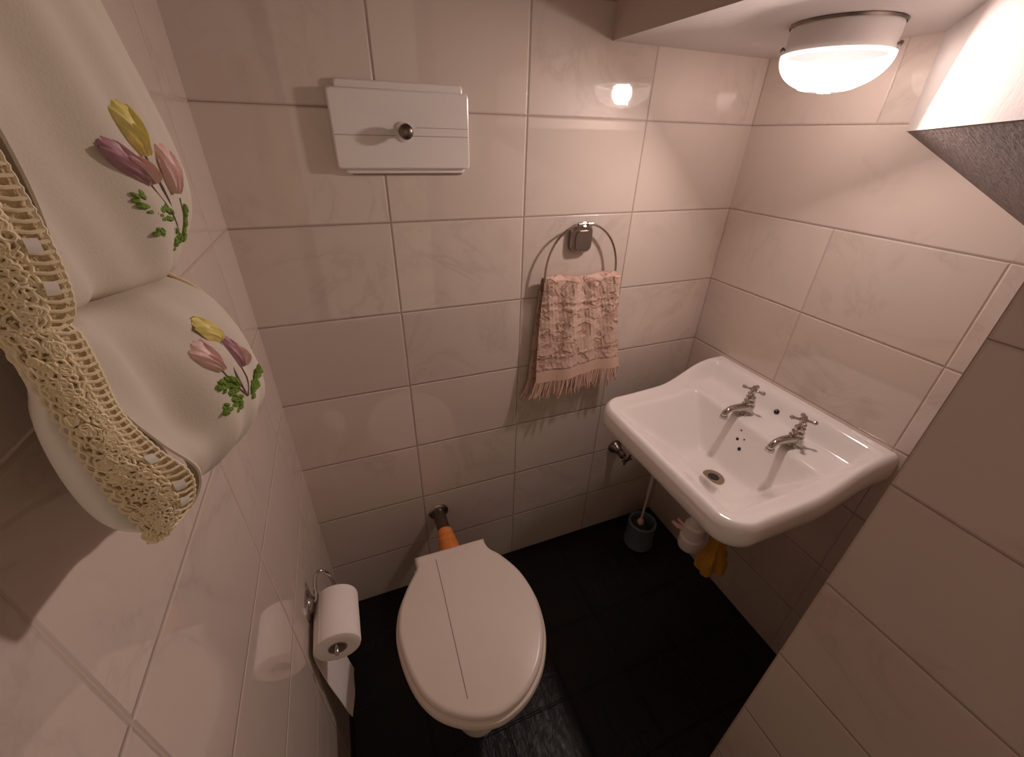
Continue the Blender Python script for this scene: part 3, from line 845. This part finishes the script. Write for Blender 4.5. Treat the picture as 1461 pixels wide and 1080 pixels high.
path = [Vector((x, 0, z)) for x, z in path]; path = cr(path, 3)
for i, p in enumerate(path):
    f = i/(len(path)-1); r = []
    for k in range(13):
        s = k/12; r.append((p.x+0.009*f*s+0.0022*f*math.sin(s*5+f*6), Y1+(Y0-Y1)*s, p.z+f*f*(-0.014*s)+0.003*f*math.sin(s*9)))
    rows.append(r)
grid(bm, rows); solid(bm, 0.0008)
tag(obj('hanging_sheet', bm, M['paper'], roll), 'loose end of paper hanging down the wall')

# ------------------------------------------------------------------ embroidered cloth holder on the left wall
# every row: z near, x of the near edge (outside and inside of the lace), z far, x far
ROWS = [
 (1.520, 0.046, 0.066, 1.520, 0.060), (1.480, 0.048, 0.069, 1.470, 0.074), (1.430, 0.050, 0.072, 1.425, 0.083), (1.388, 0.052, 0.0745, 1.385, 0.0905),
 (1.346, 0.054, 0.0775, 1.341, 0.0945), (1.322, 0.0545, 0.0785, 1.309, 0.0900), (1.300, 0.053, 0.0770, 1.285, 0.0780), (1.287, 0.052, 0.0735, 1.270, 0.0690), (1.281, 0.052, 0.0690, 1.264, 0.0590), (1.275, 0.053, 0.0715, 1.257, 0.0690),
 (1.258, 0.054, 0.0715, 1.240, 0.0860), (1.230, 0.0545, 0.0705, 1.199, 0.1005), (1.204, 0.055, 0.0775, 1.155, 0.1010), (1.182, 0.057, 0.0870, 1.127, 0.0835),
 (1.160, 0.060, 0.0800, 1.103, 0.0580), (1.146, 0.057, 0.0640, 1.090, 0.0360)]
mid = [0.008, 0.009, 0.011, 0.012, 0.013, 0.014, 0.013, 0.010, -0.004, 0.004, 0.010, 0.017, 0.016, 0.012, 0.007, 0.004]
YO, YI, YF = -0.713, -0.698, -0.548
sheet_rows = []
for (zn, xo, xi, zf, xf), m in zip(ROWS, mid):
    row = []
    for t in (0.0, 0.25, 0.5, 0.75, 1.0):
        y = YI+(YF-YI)*t; z = zn+(zf-zn)*t
        x = xi+(xf-xi)*t+m*4*t*(1-t)*0.95
        dent = {0.25: 0.023, 0.5: 0.004}.get(t, 0)
        x -= dent*(0.55+0.45*math.exp(-((z-1.335)/0.05)**2)+0.40*math.exp(-((z-1.195)/0.03)**2))
        row.append(Vector((x, y, z)))
    row.append(Vector((xf*0.62, YF+0.016, zf-0.001)))
    row.append(Vector((0.012, YF+0.020, zf-0.002)))
    sheet_rows.append(row)
cols = [cr([r[k] for r in sheet_rows], 6) for k in range(7)]
SH = [cr([c[i] for c in cols], 8) for i in range(len(cols[0]))]
for i, r in enumerate(SH):                        # soft creases in the linen
    for k, p in enumerate(r):
        f = k/len(r)
        p.x += 0.0020*math.sin(k*0.55+i*0.10)*(1-f) + 0.0014*math.sin(k*0.9-i*0.23)
        p.x = max(p.x, 0.006)
NR = len(SH)
def front(y, z):
    """point and normal of the linen surface nearest to (y, z)"""
    best = None
    for i in range(NR-1):
        for k in range(len(SH[0])-1):
            p = SH[i][k]; dd = (p.y-y)**2+(p.z-z)**2
            if best is None or dd < best[0]: best = (dd, i, k)
    i, k = best[1], best[2]
    i2, k2 = min(max(i, 1), NR-2), min(max(k, 1), len(SH[0])-2)
    tz = SH[i2+1][k2]-SH[i2-1][k2]; ty = SH[i2][k2+1]-SH[i2][k2-1]
    n = ty.cross(tz).normalized()
    if n.x < 0: n = -n
    p = SH[i][k]
    x = p.x-(n.y*(y-p.y)+n.z*(z-p.z))/max(0.25, n.x)
    return Vector((x, y, z)), n
hol = empty('embroidered_cloth_holder', (0.04, -0.63, 1.09), 'cream embroidered cloth holder with crochet lace hanging on the left wall', 'cloth holder')
bm = bmesh.new(); grid(bm, SH); solid(bm, -0.0012)
fr_ = obj('front_cloth', bm, M['linen'], hol, sharp=70)
# back layer, seen beside the lace: forms the open mouth of the lower pouch
BK = [(1.500, 0.030), (1.400, 0.034), (1.330, 0.038), (1.290, 0.043), (1.258, 0.0440), (1.236, 0.0375), (1.209, 0.0345), (1.182, 0.0350), (1.163, 0.0400), (1.152, 0.0540)]
brs = []
for z, x in BK:          # convex end of the roll pouch, tucked under the lace
    f = sst(1.300, 1.245, z) if z > 1.2 else sst(1.148, 1.175, z)
    f = max(0.0, min(1.0, (1.300-z)/0.05)) if z > 1.2 else max(0.15, min(1.0, (z-1.140)/0.035))
    brs.append([Vector((0.060, -0.700, z+0.002)), Vector((max(x+0.012, 0.050), -0.7085-0.003*f, z)), Vector((x+0.005, -0.7075-0.002*f, z-0.001)), Vector((x, -0.700, z-0.002)), Vector((max(0.010, x-0.012), -0.672, z-0.008)), Vector((0.012, -0.56, z-0.028))])
bc = [cr([r[k] for r in brs], 6) for k in range(6)]
BS = [cr([c[i] for c in bc], 5) for i in range(len(bc[0]))]
bm = bmesh.new(); grid(bm, BS); solid(bm, 0.0012)
obj('back_cloth', bm, M['linen_plain'], hol, sharp=70)

def lace(name, outer, inner, dn, ribbons, label):
    """crochet band between two edge curves"""
    n = len(outer)
    L = [0]
    for i in range(1, n): L.append(L[-1]+((outer[i]+inner[i])/2-(outer[i-1]+inner[i-1])/2).length)
    tot = L[-1]
    def P(u, v, lift=0.0):
        s = max(0, min(tot, u)); j = 0
        while j < n-2 and L[j+1] < s: j += 1
        t = (s-L[j])/max(1e-9, L[j+1]-L[j])
        o = outer[j].lerp(outer[j+1], t); q = inner[j].lerp(inner[j+1], t)
        tg = ((outer[j+1]+inner[j+1])-(outer[j]+inner[j])).normalized()
        nn = tg.cross(q-o).normalized()
        if nn.dot(dn) < 0: nn = -nn
        b = math.sin(PI*v)*0.0025
        return o.lerp(q, v)+nn*(lift+b+0.0012)
    rnd = random.Random(3)
    bm = bmesh.new()
    m = int(tot/0.0016)
    # backing net as a ragged thin band
    rows = [[P(tot*i/160, 0.04+0.94*k/8+ (0.02*math.sin(i*1.9) if k == 0 else 0), -0.0012) for k in range(9)] for i in range(161)]
    grid(bm, rows)
    net = len(bm.faces)
    th = 0.00075
    # edge cords
    for v, amp, per in ((0.03, 0.03, 0.0085), (0.98, 0.012, 0.004), (0.66, 0.015, 0.006)):
        tube(bm, [P(tot*i/m, v+amp*math.sin(2*PI*tot*i/m/per), 0.0006) for i in range(m+1)], th*1.15, 5)
    # working rows of twisted loops
    for v in (0.11, 0.20, 0.30, 0.40, 0.50, 0.59):
        ph = rnd.uniform(0, 6)
        tube(bm, [P(tot*i/m+0.0022*math.sin(tot*i/m*2300+ph), v+0.055*math.sin(tot*i/m*1150+ph*2)+0.02*math.sin(i*0.37), 0.0012+0.0009*math.sin(i*1.1)) for i in range(m+1)], th, 5)
    u = 0.0
    while u < tot:
        # small rings and picots
        c = rnd.uniform(0.10, 0.60); r = rnd.uniform(0.0014, 0.0024); w_ = max(0.01, (outer[0]-inner[0]).length)
        tube(bm, [P(u+r*math.cos(a), c+r/w_*math.sin(a), 0.0018) for a in [2*PI*q/9 for q in range(9)]], th, 4, closed=True)
        u += 0.0009
    u = 0.0
    while u < tot:                                   # ladder of bars beside the linen
        tube(bm, [P(u, 0.66, 0.0008), P(u+0.0006, 0.82, 0.0016), P(u, 0.985, 0.0006)], th*1.1, 5)
        u += 0.0042
    for k in range(int(tot/0.008)):                  # scallops along the free edge
        u0 = (k+0.5)*0.008
        tube(bm, [P(u0-0.0036*math.cos(a), 0.03-0.10*math.sin(a), 0.0004) for a in [PI*q/6 for q in range(7)]], th*1.1, 5)
    for i, f in enumerate(bm.faces): f.material_index = 1 if i < net else 0
    bm.faces.ensure_lookup_table()
    o = obj(name, bm, [M['lace'], M['lace_back']], hol)
    if label: tag(o, label)
    for u0 in ribbons:
        if u0 < tot:
            bm = bmesh.new()
            grid(bm, [[P(u0+0.0060*a/3, 0.70+0.16*b/2, 0.0022+0.0008*math.sin(a/3*PI)) for b in range(3)] for a in range(4)])
            solid(bm, 0.0004); tag(obj('ribbon', bm, M['ribbon'], o), 'white satin ribbon woven through the lace')
zs = [r[0] for r in ROWS]
outer = cr([Vector((r[1], YO, r[0]+0.004)) for r in ROWS], 8)
inner = cr([Vector((r[2], YI, r[0])) for r in ROWS], 8)
# the band rounds off at its lower end
lace('lace_trim', outer, inner, Vector((0.5, -1, 0.1)), (0.055, 0.125, 0.200, 0.218, 0.318, 0.340, 0.352), 'ecru crochet lace along the near edge')
o2 = cr([Vector((max(0.02, r[4]*0.50), YF+0.024, r[3]-0.002)) for r in ROWS], 6)
i2 = cr([Vector((r[4]*0.95, YF+0.010, r[3])) for r in ROWS], 6)
lace('lace_trim', o2, i2, Vector((0.3, 1, 0)), (), 'ecru crochet lace along the far edge')

def petal(bm, base, tip, width, n, lift=0.004, fold=0.5, seg=8):
    """ribbon stitch: a puffed, lengthwise folded lobe"""
    d = tip-base; s = d.cross(n).normalized(); rows = []
    for i in range(seg+1):
        t = i/seg; w = width*(math.sin(PI*min(1, 0.04+0.88*t**1.35))**0.62)
        c = base+d*t; r = []
        for k in range(9):
            a = -1+2*k/8
            h = lift*(1-a*a)**0.5*math.sin(PI*min(1, t*0.95+0.04))**0.5+0.0012*math.sin(a*7+t*3)*fold
            r.append(c+s*(a*w)+n*(h+0.0006))
        rows.append(r)
    grid(bm, rows)
def flower(name, S, label, spec):
    """S maps flower coordinates to (y, z)"""
    q = lambda a: front(*a)
    bm = bmesh.new()
    for st_ in spec['stems']:
        pts = [q(p)[0]+q(p)[1]*0.0010 for p in st_]
        tube(bm, cr(pts, 4), 0.0009, 6)
    root = obj(name, bm, M['stem'], hol); tag(root, label)
    for kind, mat, lab, items in spec['lobes']:
        for (a, b, w, lf) in items:
            bm = bmesh.new(); pa, n = q(a); pb, n2 = q(b)
            petal(bm, pa, pb, w, (n+n2).normalized(), lf)
            if kind == 'leaf':                       # knotted stitches
                bm.free(); bm = bmesh.new(); dv = pb-pa; sd = dv.cross(n).normalized()
                for q_ in range(34):
                    t_ = random.uniform(0.0, 1.0); u_ = random.uniform(-1, 1)
                    c_ = pa+dv*t_+sd*(u_*w*1.15*math.sin(PI*min(0.97, 0.18+t_*0.8))**0.6)+n*random.uniform(0.0006, 0.0022)
                    e_ = (dv.normalized()+sd*u_*0.7).normalized(); r_ = random.uniform(0.0013, 0.0019)
                    tube(bm, [c_-e_*0.0030, c_-e_*0.0016, c_+n*0.0005, c_+e_*0.0016, c_+e_*0.0030], [r_*0.3, r_*0.9, r_, r_*0.9, r_*0.3], 6)
            if kind == 'bud':
                dv = (pb-pa); sd = dv.cross(n).normalized()
                petal(bm, pa+n*0.0012, pb+sd*w*0.75-dv*0.10, w*0.42, n, lf*1.3); petal(bm, pa+n*0.0012, pb-sd*w*0.75-dv*0.04, w*0.42, n, lf*1.25); petal(bm, pa+n*0.002, pb-dv*0.28, w*0.35, n, lf*1.35)
            o = obj(kind, bm, mat, root); tag(o, lab)
U = {'yb': (-0.6112, 1.347), 'yt': (-0.6153, 1.3732), 'mb': (-0.6192, 1.3327), 'mt': (-0.6355, 1.3557), 'pb': (-0.6000, 1.3260), 'pt': (-0.5950, 1.3530), 's0': (-0.5862, 1.2947), 's1': (-0.6182, 1.3319), 's2': (-0.594, 1.3222), 'l1b': (-0.6101, 1.3146), 'l1t': (-0.6309, 1.3285), 'l2b': (-0.5900, 1.2947), 'l2t': (-0.6241, 1.3085), 'l3b': (-0.5796, 1.2943), 'l3t': (-0.5699, 1.3134)}
Lw = {'yb': (-0.6074, 1.2266), 'yt': (-0.6174, 1.2476), 'pb': (-0.624, 1.2119), 'pt': (-0.6301, 1.2366), 'mb': (-0.6042, 1.2021), 'mt': (-0.5961, 1.2272), 's0': (-0.6106, 1.1807), 's1': (-0.624, 1.2119), 's2': (-0.6048, 1.2018), 'l1b': (-0.6168, 1.1924), 'l1t': (-0.6334, 1.2052), 'l2b': (-0.6151, 1.1804), 'l2t': (-0.6372, 1.1864), 'l3b': (-0.6061, 1.1792), 'l3t': (-0.5746, 1.1861)}
def spec(D, k, mauve_w):
    def sh(p, dy, dz): return (p[0]+dy, p[1]+dz)
    return {
     'stems': [[D['s0'], ((D['s0'][0]+D['s1'][0])/2-0.002, (D['s0'][1]+D['s1'][1])/2), D['s1']],
               [D['s0'], ((D['s0'][0]+D['s2'][0])/2+0.002, (D['s0'][1]+D['s2'][1])/2), D['s2']],
               [sh(D['s0'], -0.001, 0.002), ((D['s1'][0]+D['s2'][0])/2, (D['s1'][1]+D['s2'][1])/2-0.004), D['yb']]],
     'lobes': [
      ('bud', M['petal_yellow'], 'yellow ribbon bud', [(D['yb'], D['yt'], 0.0078*k, 0.0050)]),
      ('bud', M['petal_mauve'], 'mauve ribbon bud', [(D['mb'], D['mt'], 0.0074*k*mauve_w, 0.0046)]),
      ('bud', M['petal_pink'], 'pink ribbon fold inside the mauve bud', [(D['mb'], (D['mb'][0]*0.3+D['mt'][0]*0.7+0.003, D['mb'][1]*0.3+D['mt'][1]*0.7), 0.0034*k, 0.0068)]),
      ('bud', M['petal_pink'], 'pink ribbon bud', [(D['pb'], D['pt'], 0.0080*k, 0.0048)]),
      ('leaf', M['leaf'], 'green stitched leaf', [(D['l1b'], D['l1t'], 0.0046*k, 0.0036)]),
      ('leaf', M['leaf'], 'green stitched leaf', [(D['l2b'], D['l2t'], 0.0050*k, 0.0036)]),
      ('leaf', M['leaf'], 'green stitched leaf', [(D['l3b'], D['l3t'], 0.0046*k, 0.0036)])]}
flower('embroidered_flower', None, 'upper ribbon flower with yellow, mauve and pink buds', spec(U, 1.1, 0.82))
flower('embroidered_flower', None, 'lower ribbon flower with yellow, pink and purple buds', spec(Lw, 1.1, 0.95))

# ------------------------------------------------------------------ camera, world, view
cam = bpy.data.cameras.new('camera'); cam.sensor_width = 36; cam.sensor_fit = 'HORIZONTAL'
cam.lens = 591.317/1461*36; cam.clip_start = 0.005
co = bpy.data.objects.new('camera', cam); COL.objects.link(co)
co.location = (0.1950, -0.9413, 1.3622); co.rotation_euler = (1.039784, -0.023489, -0.374179)
scn.camera = co
w = bpy.data.worlds.new('world'); scn.world = w; w.use_nodes = True
w.node_tree.nodes['Background'].inputs[0].default_value = (0.02, 0.016, 0.013, 1)
vs = scn.view_settings
scn.display_settings.display_device = 'sRGB'
vs.view_transform = 'Standard'; vs.look = 'None'; vs.gamma = 1.0; vs.use_curve_mapping = False
vs.exposure = -0.28
scn.cycles.max_bounces = 12; scn.cycles.diffuse_bounces = 8; scn.cycles.glossy_bounces = 5
scn.cycles.transparent_max_bounces = 12
scn.cycles.use_denoising = True
scn.cycles.caustics_reflective = False
